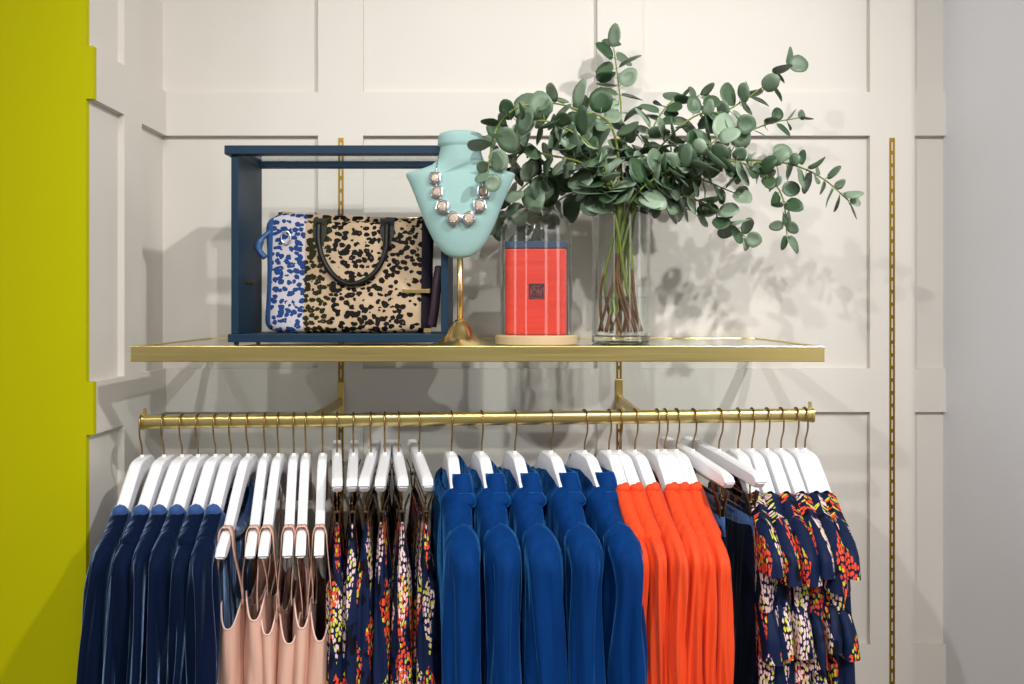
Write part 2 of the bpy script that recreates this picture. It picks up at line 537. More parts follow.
def clip_mb():
    b = MB()
    for sx in (-1, 1):
        # two flared jaws pinched at the bottom
        rows = []
        for z, x in ((.024, .0125), (.004, .0052), (-.016, .0035), (-.036, .0018)):
            x *= sx
            w = .0085 if z < .02 else .007
            rows.append([(x - .001, -w, z), (x + .001, -w, z), (x + .001, w, z), (x - .001, w, z)])
        b.grid(rows, True, True, True)
    b.tube([(-.006, 0, -.006), (.006, 0, -.006)], .003, 10)
    return b
def make_hanger(px, py, kind, tip, label, group):
    x = (px - CX) * RD / F
    z = railz(x) - NECK
    L = .2 if kind == 'drop' else .172
    # yaw so that the front tip reaches column `tip`
    best = min((abs(CX + F * (x + L * math.sin(a)) / (RD - L * math.cos(a)) - tip), a) for a in [R(-40 + .25 * i) for i in range(320)])
    a = best[1]
    t = empty('clothes_hanger', (x, RD, z), a, label, 'hanger', group)
    ln = .216 if 'bare' in label else .192
    cached('arm' + kind + str(ln), lambda: arm_mesh(kind, ln), 'arm', M['hanger'], t, auto=35)
    cached('hook', hook_mb, 'hook', M['bronze'], t)
    if kind == 'flat':
        t.rotation_euler[0] = R(2.0)
        cached('bar', bar_mb, 'clip_bar', M['bronze'], t)
        for s in (-1, 1):
            c = cached('clip', clip_mb, 'clip', M['darkbronze'], t, smooth=False)
            c.location = (0, s * .138, -.064)
    return t

# ------------------------------------------------------------------ garments
def folds(th, tau, rng_ph, amp, ks):
    tot = 0.0
    for (kf, ph, dr, w) in rng_ph:
        a = kf * th + ph + dr * tau + .5 * math.sin(tau * 1.7 + ph * 3)
        tot += w * (.45 * math.sin(a) + .75 * (.64 - abs(math.sin(a / 2 + ph)) if kf % 2 == 0 else .5 * math.sin(a)))
    return tot * amp
def make_ph(rng, ks):
    return [(kf, rng.uniform(0, 2 * PI), rng.uniform(-3, 3), rng.uniform(.5, 1) / math.sqrt(len(ks))) for kf in ks]
def perim_uv(rows):
    """u along the ring from its front end, v the height"""
    uvs = []
    for r in rows:
        n = len(r); u = [0.0] * n
        for j in range(1, n // 2 + 1): u[j] = u[j - 1] + (Vector(r[j]) - Vector(r[j - 1])).length
        for j in range(n - 1, n // 2, -1):
            nx = 0.0 if j == n - 1 else u[j + 1]
            u[j] = nx - (Vector(r[j]) - Vector(r[(j + 1) % n])).length
        uvs += [(u[j], r[j][2]) for j in range(n)]
    return uvs

def az_(s): return abs(s)
def body_part(parent, mat, zt, a_pts, b_pts, L, sn, dip, rng, amp=.006, ks=(5, 9, 14), name='body', ncol=104, nrow=34, lean=0, ridge=.02, opened=.8, z0=0.0, power=.75):
    ph = make_ph(rng, ks); rows = []
    for i in range(nrow + 1):
        t = (i / nrow) ** 1.35
        tau = t * L
        a, bq = interp(tau, a_pts), interp(tau, b_pts)
        row = []
        for j in range(ncol):
            th = 2 * PI * j / ncol
            c, s_ = math.cos(th), math.sin(th)
            s = a * math.copysign(abs(c) ** power, c)
            w = bq * math.copysign(abs(s_) ** power, s_)
            op = smooth01((sn - abs(s)) / .03) * opened if sn > 0 else 0
            rd = min(1.0, math.sqrt(tau / ridge)) if ridge > 0 else 1.0
            w *= max(rd, op)
            if ridge > 0 and tau > 0 and az_(s) < .21: w = math.copysign(max(abs(w), .0138 * min(1, tau / .003) * min(1, abs(s_) * 3)), s_)
            az = abs(s)
            if az >= sn or sn <= 0: ztop = zt(min(az, .216)) + .006
            else: ztop = zt(sn) + .006 - dip * (1 - (az / sn) ** 2)
            ztop -= z0
            z = ztop + (-L - ztop) * t
            f = folds(th, tau * 6, ph, amp * smooth01(tau / .12), ks)
            row.append((w + f * s_ + f * .35 * math.sin(3 * th) + lean * tau, -(s + f * c * .8), z))
        rows.append(row)
    b = MB(); b.grid(rows)
    return b.build(name, mat, parent, uvs=perim_uv(rows))

def sleeve_part(parent, mat, side, s0, z0, rx, ry, L, rng, amp=.004, lean=0, puff=0.0, x0=0.0, flare=0.0, dome=.035, ks=(3, 5, 8), name='sleeve', swing=.0, ncol=72, nrow=34, open_end=True):
    ph = make_ph(rng, ks); rows = []
    bend = rng.uniform(-1, 1)
    for i in range(nrow + 1):
        tau = L * (i / nrow) ** 1.3
        d = math.sqrt(max(0.0, 1 - (1 - min(1, tau / dome)) ** 2)) if tau < dome else 1.0
        d = max(d, .03)
        grow = 1 + puff * math.exp(-((tau - dome) / .035) ** 2) + flare * (tau / L) ** 1.5
        row = []
        inward = .035 * (1 - smooth01(tau / (dome * 1.6)))
        for j in range(ncol):
            th = 2 * PI * j / ncol
            f = folds(th, tau * 7, ph, amp * smooth01(tau / .10), ks)
            X = (rx * d * grow + f) * math.sin(th) + x0 + lean * tau + .006 * bend * math.sin(tau * 9)
            S = (ry * d * grow + f) * math.cos(th) + s0 - inward + swing * tau
            row.append((X, -S * side if side > 0 else -S * side, z0 - tau + (.03 * (1 - d)) * 0))
        rows.append(row)
    if side < 0: rows = [list(reversed(r)) for r in rows]
    b = MB(); b.grid(rows, True, True, False)
    return b.build(name, mat, parent, uvs=perim_uv(rows))

def ring_band(parent, mat, name, a0, b0, a1, b1, z0, z1, zt=None, rng=None, wav=0.0, bulge=0.0, x0=0.0, sdrop=0.0, kf=0, lift=None):
    """a stand or frill around the neck: lower loop (a0,b0,z0) to upper loop (a1,b1,z1), doubled back inside"""
    rows = []; n = 64
    prof = [(0, 0), (.25, bulge), (.5, bulge * 1.2), (.8, bulge * .6), (1, 0), (1, -.0025), (.7, -.004), (.3, -.004), (0, -.004)]
    for t, out in prof:
        row = []
        for j in range(n):
            th = 2 * PI * j / n
            a = a0 + (a1 - a0) * t + out; bq = b0 + (b1 - b0) * t + out
            w = wav * t * math.sin(kf * th + 1.3) if kf else 0
            c = math.cos(th)
            z = z0 + (z1 - z0) * t - sdrop * (abs(c) ** 2) + (w * .6)
            row.append(((bq + w) * math.copysign(abs(math.sin(th)) ** .5, math.sin(th)) + x0, -(a + w) * math.copysign(abs(c) ** .8, c), z))
        rows.append(row)
    b = MB(); b.grid(rows, True, False, False)
    return b.build(name, mat, parent)

def loop_roll(parent, mat, name, sn, bw, zt, dip, r, rend, x0=0.0, rng=None, kf=0, ka=0.0):
    pts, rr = [], []
    n = 56
    for j in range(n):
        th = 2 * PI * j / n
        c = math.cos(th)
        pts.append((bw * math.sin(th) + x0, -sn * math.copysign(abs(c) ** .8, c), zt(sn) + .004 - dip * (1 - abs(c) ** 2) + r * .4))
        rr.append(r + (rend - r) * smooth01((abs(c) - .75) / .25) + (ka * math.sin(kf * th) if kf else 0))
    b = MB(); b.tube(pts, rr, 12, closed=True)
    return b.build(name, mat, parent)

def royal_blouse(t, rng):
    m = M['royal']; x0 = .004
    body_part(t, m, zt_drop, [(0, .195), (.1, .19), (.6, .20)], [(0, .024), (.03, .0275), (.2, .028), (.6, .030)], .66, .100, .02, rng, .005, ridge=.018, power=.62)
    for sd in (1, -1):
        sleeve_part(t, m, sd, .205, -.087, .0265, .045, .60, rng, .0125, puff=.10, x0=x0, lean=rng.uniform(-.012, .006), dome=.036, ks=(2, 3, 5, 8))
    ring_band(t, m, 'collar', .110, .0240, .097, .0190, -.070, -.027, sdrop=-.008, bulge=.003, x0=x0 + .0075)
    ring_band(t, m, 'neck_tie', .122, .0280, .116, .0255, -.082, -.058, sdrop=-.009, bulge=.0060, x0=x0 + .005)

def navy_blouse(t, rng, lean):
    m = M['navyv']
    body_part(t, m, zt_drop, [(0, .198), (.1, .19), (.6, .20)], [(0, .011), (.06, .013), (.2, .016), (.6, .018)], .66, .133, .05, rng, .003, ridge=.012, lean=lean * .5)
    for sd in (1, -1):
        sleeve_part(t, m, sd, .198 + rng.uniform(-.008, .012), -.088 - rng.uniform(0, .014), .0165, .042, .60, rng, .0120, puff=.05, lean=lean + rng.uniform(-.01, .01), dome=.028, ks=(2, 3, 5))
    loop_roll(t, M['navyc'], 'collar', .138, .0155, zt_drop, .070, .0110, .0094)

def orange_top(t, rng, lean=0, back=0.0):
    m = M['orange']
    body_part(t, m, zt_drop, [(0, .198), (.1, .19), (.6, .205 - back)], [(0, .008), (.06, .011), (.2, .013), (.6, .016)], .66, .102, .04, rng, .003, ridge=.012, lean=lean)
    for sd in (1, -1):
        sleeve_part(t, m, sd, .200 - back + rng.uniform(-.006, .008), -.086 - rng.uniform(0, .010), .0140, .040, .60, rng, .0115, puff=.08, lean=lean + rng.uniform(-.006, .006), dome=.03, ks=(3, 4, 6, 9))
    loop_roll(t, m, 'ruffle_collar', .106, .013, zt_drop, .035, .004, .0085, kf=13, ka=.0016)

def print_dress(t, rng, lean=0, tiers=True):
    m = M['print']
    body_part(t, m, zt_drop, [(0, .200), (.1, .190), (.3, .19), (.6, .205)], [(0, .010), (.06, .013), (.2, .015), (.6, .020)], .66, .115, .03, rng, .0055, ridge=.012, lean=lean)
    for sd in (1, -1):
        sleeve_part(t, m, sd, .196, -.084, .0165, .036, .095 + rng.uniform(-.02, .02), rng, .003, lean=lean + rng.uniform(0, .05), flare=.16, dome=.035, ks=(2, 5, 7), swing=.02)
        sleeve_part(t, m, sd, .180, -.19 - rng.uniform(0, .03), .0150, .036, .11 + rng.uniform(-.02, .03), rng, .004, lean=lean, flare=.10, dome=.05, ks=(3, 5), swing=.01, name='lower_frill')
    loop_roll(t, M['denim'], 'neckline', .117, .010, zt_drop, .028, .002, .003)

def print_skirt(t, rng, lean=0):
    m = M['print']
    z_ = lambda s: -.096
    w = rng.uniform(.9, 1.1)
    body_part(t, m, z_, [(0, .145), (.05, .150), (.2, .170), (.66, .215)], [(0, .0045), (.03, .008), (.12, .0155 * w), (.3, .021 * w), (.6, .028 * w)], .70, 0, 0, rng, .0075, ks=(2, 4, 6, 11), ridge=.0, power=.55, name='skirt_cloth', lean=lean)
    b = MB()
    rows = []
    for z, e in ((-.0915, .0005), (-.0915, .0018), (-.114, .0026), (-.115, .0)):
        rows.append([((.0045 + e) * math.sin(2 * PI * j / 40) + lean * .01, -(.146 + e) * math.copysign(abs(math.cos(2 * PI * j / 40)) ** .75, math.cos(2 * PI * j / 40)), z) for j in range(40)])
    b.grid(rows); b.build('waistband', M['print'], t, uvs=perim_uv(rows))

def trousers(t, rng):
    m = M['denim']
    z_ = lambda s: -.092
    body_part(t, m, z_, [(0, .150), (.05, .152), (.2, .158), (.66, .15)], [(0, .006), (.03, .010), (.15, .0165), (.6, .019)], .72, 0, 0, rng, .0035, ks=(2, 4, 7), ridge=0, name='leg_cloth')
    b = MB(); rows = []
    for z, e in ((-.086, .001), (-.086, .0028), (-.118, .0036), (-.119, .0)):
        rows.append([((.0065 + e) * math.sin(2 * PI * j / 40), -(.150 + e) * math.copysign(abs(math.cos(2 * PI * j / 40)) ** .75, math.cos(2 * PI * j / 40)), z) for j in range(40)])
    b.grid(rows); b.build('waistband', M['navyc'], t)

def camisole(t, rng, sl=0.0):
    bq0 = rng.uniform(.016, .024); tw = rng.uniform(-.012, .012)
    m = M['peach']
    drop = -.222 + sl
    zS = zt_drop(.172) + .0035
    for sd in (1, -1):
        for fx in (1, -1):
            # strap: over the arm then straight down to the bodice point
            b = MB(); rows = []
            p = [(0, .172, zS + .0035), (.006, .172, zS + .002), (.0105, .171, zS - .012), (.0120, .168, zS - .04),
                 (bq0 * .85, .152, drop + .03), (bq0 * .88, .142, drop - .006)]
            q = catmull(p, 5)
            w = .0060
            for v in q:
                w = .0066 + .0034 * smooth01((v.z - zS + .05) / .04)
                rows.append([(v.x * fx, -(v.y - w) * sd, v.z), (v.x * fx, -(v.y + w) * sd, v.z),
                             (v.x * fx + .0012 * fx, -(v.y + w) * sd, v.z + .0004), (v.x * fx + .0012 * fx, -(v.y - w) * sd, v.z + .0004)])
            b.grid(rows, True, True, True)
            b.build('strap', m, t)
    # bodice: peaks at the straps, scooped under the arm and between the cups
    ph = make_ph(rng, (3, 5, 8)); rows = []
    NC, NRW = 96, 22
    L = .42
    def top(th):
        c = abs(math.cos(th)); ang = math.acos(min(1, c))       # 0 at the ends, pi/2 at the middle
        pk = R(40)
        if ang < pk: return drop - .040 * math.cos(ang / pk * PI / 2) ** 1.2
        return drop - .045 * math.sin((ang - pk) / (PI / 2 - pk) * PI / 2) ** 1.1
    rim = []
    for i in range(NRW + 1):
        t_ = (i / NRW) ** 1.2
        row = []
        for j in range(NC):
            th = 2 * PI * j / NC
            c, s_ = math.cos(th), math.sin(th)
            a = .162 + .03 * t_; bq = bq0 + .006 * t_
            f = folds(th, t_ * 2, ph, .0085 * smooth01(t_ / .3), None)
            z = top(th) + (drop - L - top(th)) * t_
            row.append((bq * math.copysign(abs(s_) ** .7, s_) + f * s_ + tw * t_, -(a * math.copysign(abs(c) ** .85, c) + f * c), z))
        rows.append(row)
        if i == 0: rim = row
    b = MB(); b.grid(rows); b.build('bodice', m, t)
    b = MB(); b.tube(rim, .0016, 8, closed=True); b.build('edging', M['peachrim'], t)

HG = 'white wooden hangers along the brass rail'
ORD = ['first', 'second', 'third', 'fourth', 'fifth', 'sixth']
def garment_root(h, name, label, cat, group):
    return empty(name, h.location, h.rotation_euler[2], label, cat, group)
rng = random.Random(7)
# (neck px, tip px)
sets = [
 ('navy', [(142, 108), (164, 128), (182, 146), (198, 164), (215.5, 184), (231, 203)]),
 ('peach', [(248, 222), (265, 251), (278.4, 264), (293.8, 288), (305.7, 301), (322.6, 319)]),
 ('skirt', [(337, 337), (353.4, 352), (371, 364), (385, 380), (398.6, 403), (419, 428)]),
 ('royal', [(451.5, 462), (481.6, 501), (515, 539), (551, 583), (584.7, 624)]),
 ('orange', [(609, 640), (619.5, 656), (635, 674), (657, 690), (665, 703), (676.6, 716)]),
 ('trouser', [(693, 729), (719, 760)]),
 ('dress', [(738, 770), (752, 786), (767, 803), (781, 820), (796, 834), (805, 845)]),
]
hl_lab = {
 'navy': 'white hanger holding the %s navy velvet blouse from the left end',
 'peach': 'white hanger with bare front tip, holding the %s peach camisole from the left',
 'skirt': 'short flat white clip hanger holding the %s blossom print skirt from the left',
 'royal': 'white hanger inside the %s royal blue velvet blouse from the left',
 'orange': 'white hanger inside the %s orange top from the left',
 'trouser': 'flat white clip hanger holding the %s of two dark velvet trousers',
 'dress': 'white hanger inside the %s blossom print dress from the orange tops'}
for kind, lst in sets:
    for i, (px, tip) in enumerate(lst):
        hk = 'flat' if kind in ('skirt', 'trouser') else 'drop'
        h = make_hanger(px, 0, hk, tip, hl_lab[kind] % ORD[i], HG)
        if kind == 'navy':
            g = garment_root(h, 'velvet_blouse', 'dark navy velvet blouse with rolled collar, %s from the yellow wall' % ORD[i], 'blouse', 'navy velvet blouses at the left end of the rail')
            navy_blouse(g, rng, -.075 + .014 * i)
        elif kind == 'peach':
            g = garment_root(h, 'camisole', 'peach satin strappy camisole, %s counted from the navy velvet blouses' % ORD[i], 'camisole', 'peach camisoles on the rail')
            camisole(g, rng, [.0, .014, -.010, -.026, .000, -.022][i])
        elif kind == 'skirt':
            g = garment_root(h, 'print_skirt', 'navy blossom print skirt hung by clips, %s from the peach camisoles' % ORD[i], 'skirt', 'blossom print skirts on clip hangers')
            print_skirt(g, rng)
        elif kind == 'royal':
            g = garment_root(h, 'velvet_blouse', 'bright royal blue velvet blouse with tied neck, %s from the printed skirts' % ORD[i], 'blouse', 'royal blue velvet blouses at the middle of the rail')
            royal_blouse(g, rng)
        elif kind == 'orange':
            g = garment_root(h, 'ruffle_top', 'orange long sleeved top with ruffled neck, %s from the royal blue blouses' % ORD[i], 'top', 'orange ruffle neck tops on the rail')
            orange_top(g, rng, .004 * i + (.022 if i == 0 else 0), .012 if i == 0 else 0)
        elif kind == 'trouser':
            g = garment_root(h, 'velvet_trousers', ['dark navy velvet trousers clipped up next to the orange tops', 'dark navy velvet trousers clipped up next to the printed dresses'][i], 'trousers', 'dark velvet trousers on clip hangers')
            trousers(g, rng)
        else:
            g = garment_root(h, 'print_dress', 'navy blossom print dress with flared short sleeves, %s from the dark trousers' % ORD[i], 'dress', 'blossom print dresses at the right end of the rail')
            print_dress(g, rng, .01 + .006 * i)

# ------------------------------------------------------------------ display case
CF, CB = 1.52, 1.67
cx0, cx1 = (231 - CX) * CF / F, (448 - CX) * CF / F
czt = H + .293
case = empty('display_case', ((cx0 + cx1) / 2, (CF + CB) / 2, TOP), 0, 'dark blue wooden display case with glass back standing on the shelf', 'display case')
ox, oy, oz = case.location
b = MB()
th = .013
bb(cx0 - .010, cx1 + .010, CF - .008, CF + th, czt - .0165, czt)
bb(cx0 - .010, cx1 + .010, CB - th, CB + .006, czt - .0165, czt)
bb(cx0 - .010, cx0 + th, CF + th, CB - th, czt - .0165, czt)
bb(cx1 - th, cx1 + .010, CF + th, CB - th, czt - .0165, czt)
b.build('top_frame', M['caseblue'], case, smooth=False, bevel=.0015)
b = MB(); bb(cx0, cx0 + th, CF, CB, TOP + .020, czt - .0165); b.build('side_panel', M['caseblue'], case, smooth=False, bevel=.001)
b = MB(); bb(cx1 - th, cx1, CF, CB, TOP + .020, czt - .0165); b.build('side_panel', M['caseblue'], case, smooth=False, bevel=.001)
b = MB(); bb(cx0 - .005, cx1 + .005, CF - .004, CB + .004, TOP + .005, TOP + .020); b.build('base_board', M['caseblue'], case, smooth=False, bevel=.0015)
b = MB(); bb(cx0 + th, cx1 - th, CB - .007, CB - .004, TOP + .020, czt - .0165); b.build('back_glass', M['glass'], case, smooth=False)
b = MB(); bb(cx0 + th, cx1 - th, CF + th, CB - th, czt - .010, czt - .006); b.build('top_glass', M['glass'], case, smooth=False)
for x in (cx0 + .004, cx1 - .010):
    for y in (CF + .004, CB - .010):
        b = MB(); bb(x, x + .007, y, y + .007, TOP, TOP + .005); b.build('foot', M['caseblue'], case, smooth=False)
b = MB(); bb(cx0 + th, cx0 + th + .006, CF + .045, CF + .085, TOP + .115, TOP + .122); b.build('latch', M['darkbronze'], case, smooth=False)

# ------------------------------------------------------------------ handbag
bz = TOP + .0205
bagL, bagR = (262 - CX) * 1.585 / F, (434 - CX) * 1.585 / F
BW = (bagR - bagL) / 2; BH = .218
bag = empty('handbag', ((bagL + bagR) / 2, 1.612, bz), 0, 'leopard print handbag with a blue end panel inside the display case', 'handbag')
b = MB(); rows = []
def bagdepth(v): return .046 - .026 * v
for i in range(35):
    v = i / 34
    z = BH * v
    a = BW
    if v < .12: a -= BW * .16 * (1 - math.sqrt(max(0, 1 - (1 - v / .12) ** 2)))
    if v > .90: a -= BW * .16 * (1 - math.sqrt(max(0, 1 - ((v - .90) / .10) ** 2)))
    a *= (1 - .03 * math.sin(v * PI))
    bd = bagdepth(v)
    if v < .06: bd *= .75 + .25 * math.sqrt(1 - (1 - v / .06) ** 2)
    if v > .93: bd *= .35 + .65 * math.sqrt(max(0, 1 - ((v - .93) / .07) ** 2))
    row = []
    for j in range(80):
        t_ = 2 * PI * j / 80; c, s_ = math.cos(t_), math.sin(t_)
        X = a * math.copysign(abs(c) ** .38, c)
        Y = bd * math.copysign(abs(s_) ** .6, s_) * (1 + .06 * math.sin(X * 40 + v * 5))
        zz_ = z + (.010 * math.exp(-((X + .125) / .03) ** 2) - .004 * math.cos(X * 18)) * v ** 3
        row.append((X, Y, zz_))
    rows.append(row)
b.grid(rows, True, True, True)
b.build('bag_body', M['leopard'], bag, auto=60)
def bagX(px): return (px - CX) * 1.57 / F - bag.location.x
def bagZ(py): return H + (CY - py) * 1.57 / F - bz
for sgn, yo in ((-1, -.026), (1, .026)):
    pts = []
    if sgn < 0:
        g = [(317, 222), (317.5, 240), (322, 258), (333, 275), (349, 284), (365, 280), (378, 268), (385, 250), (386, 236), (386, 222)]
    else:
        g = [(317, 220), (320, 232), (330, 250), (349, 262), (372, 250), (384, 232), (386, 220)]
    for px, py in g:
        z = bagZ(py); v = min(1, max(0, z / BH))
        pts.append((bagX(px), sgn * (bagdepth(v) + .005 + (.003 if 225 < py else 0)), z))
    b = MB(); b.tube(catmull(pts, 6), .0052, 10); b.build('handle', M['leather'], bag)
for px, m in ((318, 'leathero'), (386, 'leather')):
    b = MB(); rows = []
    for py in (217, 219, 226, 234, 241, 245):
        z = bagZ(py); v = min(1, max(0, z / BH)); hw = .013 if py < 240 else .008
        y = -(bagdepth(v) * (1 if v < .93 else .8) + .003)
        rows.append([(bagX(px) - hw, y - .002, z), (bagX(px) + hw, y - .002, z), (bagX(px) + hw, y + .005, z), (bagX(px) - hw, y + .005, z)])
    b.grid(rows, True, True, True); b.build('handle_tab', M[m], bag, smooth=False)
b = MB(); b.tube([(x, 0, BH + .001 - .004 * math.cos(x * 18) + .010 * math.exp(-((x + .125) / .03) ** 2)) for x in [-.14 + .28 * i / 24 for i in range(25)]], .003, 8)
b.build('zip', M['gold'], bag)
b = MB(); z = bagZ(291); b.box(bagX(402), bagX(430), -bagdepth(z / BH) - .004, -bagdepth(z / BH) + .006, z - .004, z + .004)
b.build('pocket_zip', M['gold'], bag, smooth=False, bevel=.001)
b = MB(); b.tube([(bagX(284) + .009 * math.cos(a), -bagdepth(.85) - .004, bagZ(237) + .012 * math.sin(a)) for a in [2 * PI * i / 24 for i in range(24)]], .0017, 8, closed=True)
b.build('ring', M['silver'], bag)
b = MB(); b.tube(catmull([(bagX(266), -.012, bagZ(230)), (bagX(258), -.018, bagZ(238)), (bagX(255), -.02, bagZ(248)), (bagX(262), -.022, bagZ(257))], 5), [.005] * 6 + [.0075] * 5 + [.006] * 5, 8)
b.build('end_strap', M['blueleather'], bag)
b = MB(); b.tube(catmull([(BW - .004, -.03, .012), (BW + .002, -.034, .05), (BW + .006, -.03, .095), (BW + .010, -.02, .125)], 6), .009, 8)
b.build('end_strap', M['plum'], bag)
b = MB(); b.box(bagX(424), bagX(431), -.047, -.036, .001, .009); b.build('foot_stud', M['gold'], bag, smooth=False)

# ------------------------------------------------------------------ necklace bust
BD = 1.515
bust = empty('necklace_bust', ((460.5 - CX) * BD / F, BD, TOP), 0, 'aqua velvet necklace bust on a brass stand in front of the shelf', 'necklace bust')
bx, by, bzz = bust.location
lev = [(258.5, 2, .004), (257.5, 9, .008), (255, 14.5, .012), (250, 20, .016), (241, 26.5, .021), (226, 34, .027), (210, 40, .032), (195, 46, .035), (183, 51, .035),
       (177, 54, .033), (174.5, 54.6, .031), (173, 53, .030), (171, 46, .030), (168.5, 37, .031), (165.5, 29, .032), (161, 24, .033), (155, 21.5, .033),
       (149, 20.3, .033), (147.5, 20.3, .033), (146.8, 22.2, .0345), (144, 22.8, .035), (138, 22.4, .0345), (134.5, 21, .032), (133, 17, .026), (132.6, 5, .01)]
b = MB(); rows = []
def bust_front(x, z):
    best = interp(-z, [(-((CY - py) * BD / F + H - bzz), None) for py, w, e in lev][:0] or [(0, 0), (1, 0)])
    return best
LV = [((CY - py) * BD / F + H - bzz, w * BD / F, e) for py, w, e in lev]
for z, w, e in LV:
    row = []
    for j in range(64):
        t_ = 2 * PI * j / 64; c, s_ = math.cos(t_), math.sin(t_)
        neck = smooth01((z - .262) / .02)
        yy = e * s_
        if s_ > 0: yy *= .35 + .65 * neck
        row.append((w * c, yy - .012 * (1 - neck), z))
    rows.append(row)
b.grid(rows, True, True, True)
b.build('velvet_form', M['teal'], bust, auto=70)
def bust_y(x, z):
    for (z0, w0, e0), (z1, w1, e1) in zip(LV, LV[1:]):
        if z0 <= z <= z1:
            t = (z - z0) / max(1e-6, z1 - z0); w = w0 + (w1 - w0) * t; e = e0 + (e1 - e0) * t
            neck = smooth01((z - .262) / .02)
            return -e * math.sqrt(max(0, 1 - (x / w) ** 2)) - .012 * (1 - neck)
    return 0
b = MB(); b.tube([(0, -.012, .03), (0, -.012, LV[3][0] + .01)], .0052, 14); b.build('pole', M['gold'], bust)
b = MB(); b.lathe([(.0565, 0), (.0565, .0015), (.050, .004), (.036, .010), (.026, .020), (.019, .032), (.0135, .041), (.009, .0455), (.0055, .047)], 0, -.006, 56)
b.build('stand_base', M['gold'], bust, auto=50)
nk = empty('necklace', (bx, by, bzz + .12), 0, 'silver necklace of square champagne stones draped on the aqua bust', 'necklace')
gems = [(436.5, 181, 1), (438.7, 195, 1), (444, 209.3, 1.05), (455, 220.8, 1.05), (470, 220.8, 1.05), (480.7, 208, 1.05), (484, 194.5, 1), (483, 182, .6)]
def onb(px, py, off):
    x = (px - 460.5) * BD / F; z = (CY - py) * BD / F + H - bzz
    y = bust_y(x, z)
    sc_ = 1 + y / BD
    return Vector((x * sc_, y - off, z * 1.0 - .12))
chain = [(439, 158), (438, 168), (437, 176)] + [(g[0], g[1]) for g in gems] + [(483, 174), (482, 160)]
b = MB(); b.tube(catmull([onb(px, py, .0022) for px, py in chain], 4), .0010, 6); b.build('chain', M['silver'], nk)
for gi, (px, py, s) in enumerate(gems):
    c = onb(px, py, .004)
    ang = [0.05, .1, .3, .6, -.55, -.25, .05, 0][gi]
    rot = Matrix.Rotation(ang, 3, 'Y')
    nx = (px - 460.5) / 60.0
    rotz = Matrix.Rotation(nx * .6, 3, 'Z')
    def sq(r, y, n=24, p=.55):
        out = []
        for j in range(n):
            t_ = 2 * PI * j / n; cc, ss = math.cos(t_), math.sin(t_)
            v = Vector((r * math.copysign(abs(cc) ** p, cc), y, r * math.copysign(abs(ss) ** p, ss)))
            out.append(tuple(c + rotz @ rot @ v))
        return out
    r = .0110 * s
    b = MB(); b.grid([sq(r * .9, .003), sq(r * 1.02, 0), sq(r, -.003), sq(r * .8, -.0042), sq(r * .72, -.003)], True, True, False)
    o = b.build('setting', M['silver'], nk, auto=50)
    b = MB(); b.grid([sq(r * .70, -.0028, 8, .7), sq(r * .56, -.0062, 8, .7), sq(r * .36, -.0072, 8, .7)], True, False, True)
    b.build('stone', M['gem'], nk, smooth=False)
# beads between
b = MB()
for (g0, g1) in zip(gems, gems[1:]):
    c = onb((g0[0] + g1[0]) / 2, (g0[1] + g1[1]) / 2, .004)
    r = .0022
    rows = [[(c.x + r * math.sin(a) * math.cos(p), c.y + r * math.sin(a) * math.sin(p), c.z + r * math.cos(a)) for p in [2 * PI * j / 8 for j in range(8)]] for a in [PI * (i + .2) / 6.4 for i in range(7)]]
    b.grid(rows, True, True, True)
b.build('link_beads', M['silver'], nk)

# ------------------------------------------------------------------ cloche and red box
KD = 1.545
kx = (536.5 - CX) * KD / F
clo = empty('glass_cloche', (kx, KD, TOP), 0, 'clear glass dome on a pale wooden base covering the red box', 'cloche')
b = MB(); b.lathe([(.073, 0), (.0765, .002), (.0765, .0155), (.074, .018), (.0705, .018)], 0, 0, 64); b.build('wooden_base', M['woodbase'], clo, auto=40)
rg = .0672
zt = H + (CY - 207) * KD / F - TOP
prof = [(rg, .0182), (rg, zt - .050)]
for i in range(1, 12):
    a = PI / 2 * i / 12
    prof.append((rg * math.cos(a) ** .85, zt - .050 + .050 * math.sin(a)))
prof.append((.001, zt))
inner = [(max(.0005, r - .0022), z - (.0022 if z > zt - .05 else 0)) for r, z in reversed(prof)]
b = MB(); b.lathe(prof + inner, 0, 0, 72, cap0=False, cap1=False); b.build('glass_dome', M['glass'], clo)
bw = .0575; zb0 = TOP + .0184
box = empty('candle_box', (kx + .0005, KD, zb0), R(-2.5), 'red textured box with navy top band and dark square emblem under the dome', 'box')
bh = H + (CY - 248.5) * 1.52 / F - zb0
bh2 = H + (CY - 241) * 1.52 / F - zb0
b = MB(); b.box(-bw, bw - .003, -.028, .028, 0, bh); b.build('box_body', M['red'], box, smooth=False, bevel=.003)
b = MB(); b.box(-bw - .0004, bw - .0024, -.0284, .0284, bh, bh2); b.box(bw - .003, bw, -.024, .028, 0, bh2 - .002); b.build('lid', M['navycard'], box, smooth=False, bevel=.0022)
ex, ez = 0.0, H + (CY - 291.3) * 1.517 / F - zb0
b = MB(); b.box(ex - .0145, ex + .0145, -.0289, -.0279, ez - .0142, ez + .0142); b.build('emblem', M['emb'], box, smooth=False)
b = MB()
def line(pts, r=.0006): b.tube(catmull([(ex + x * .001, -.0292, ez + z * .001) for x, z in pts], 4), r, 6)
line([(-12, -12), (12, -12), (12, 8)]); line([(-12, -12), (-12, 4)])
line([(-10, -8), (-10, 5), (-6, 7), (-5, 2), (-9, 0), (-4, -8)]); line([(-4, 6), (0, -1), (3, 7)]); line([(0, -1), (0, -9)])
line([(3, 4), (3, -5), (6, -9), (9, -5), (9, 6)]); line([(5, 2), (5, -4), (7, -4), (7, 3)]); line([(-7, 10), (0, 9), (7, 10)])
b.build('emblem_lines', M['embl'], box)

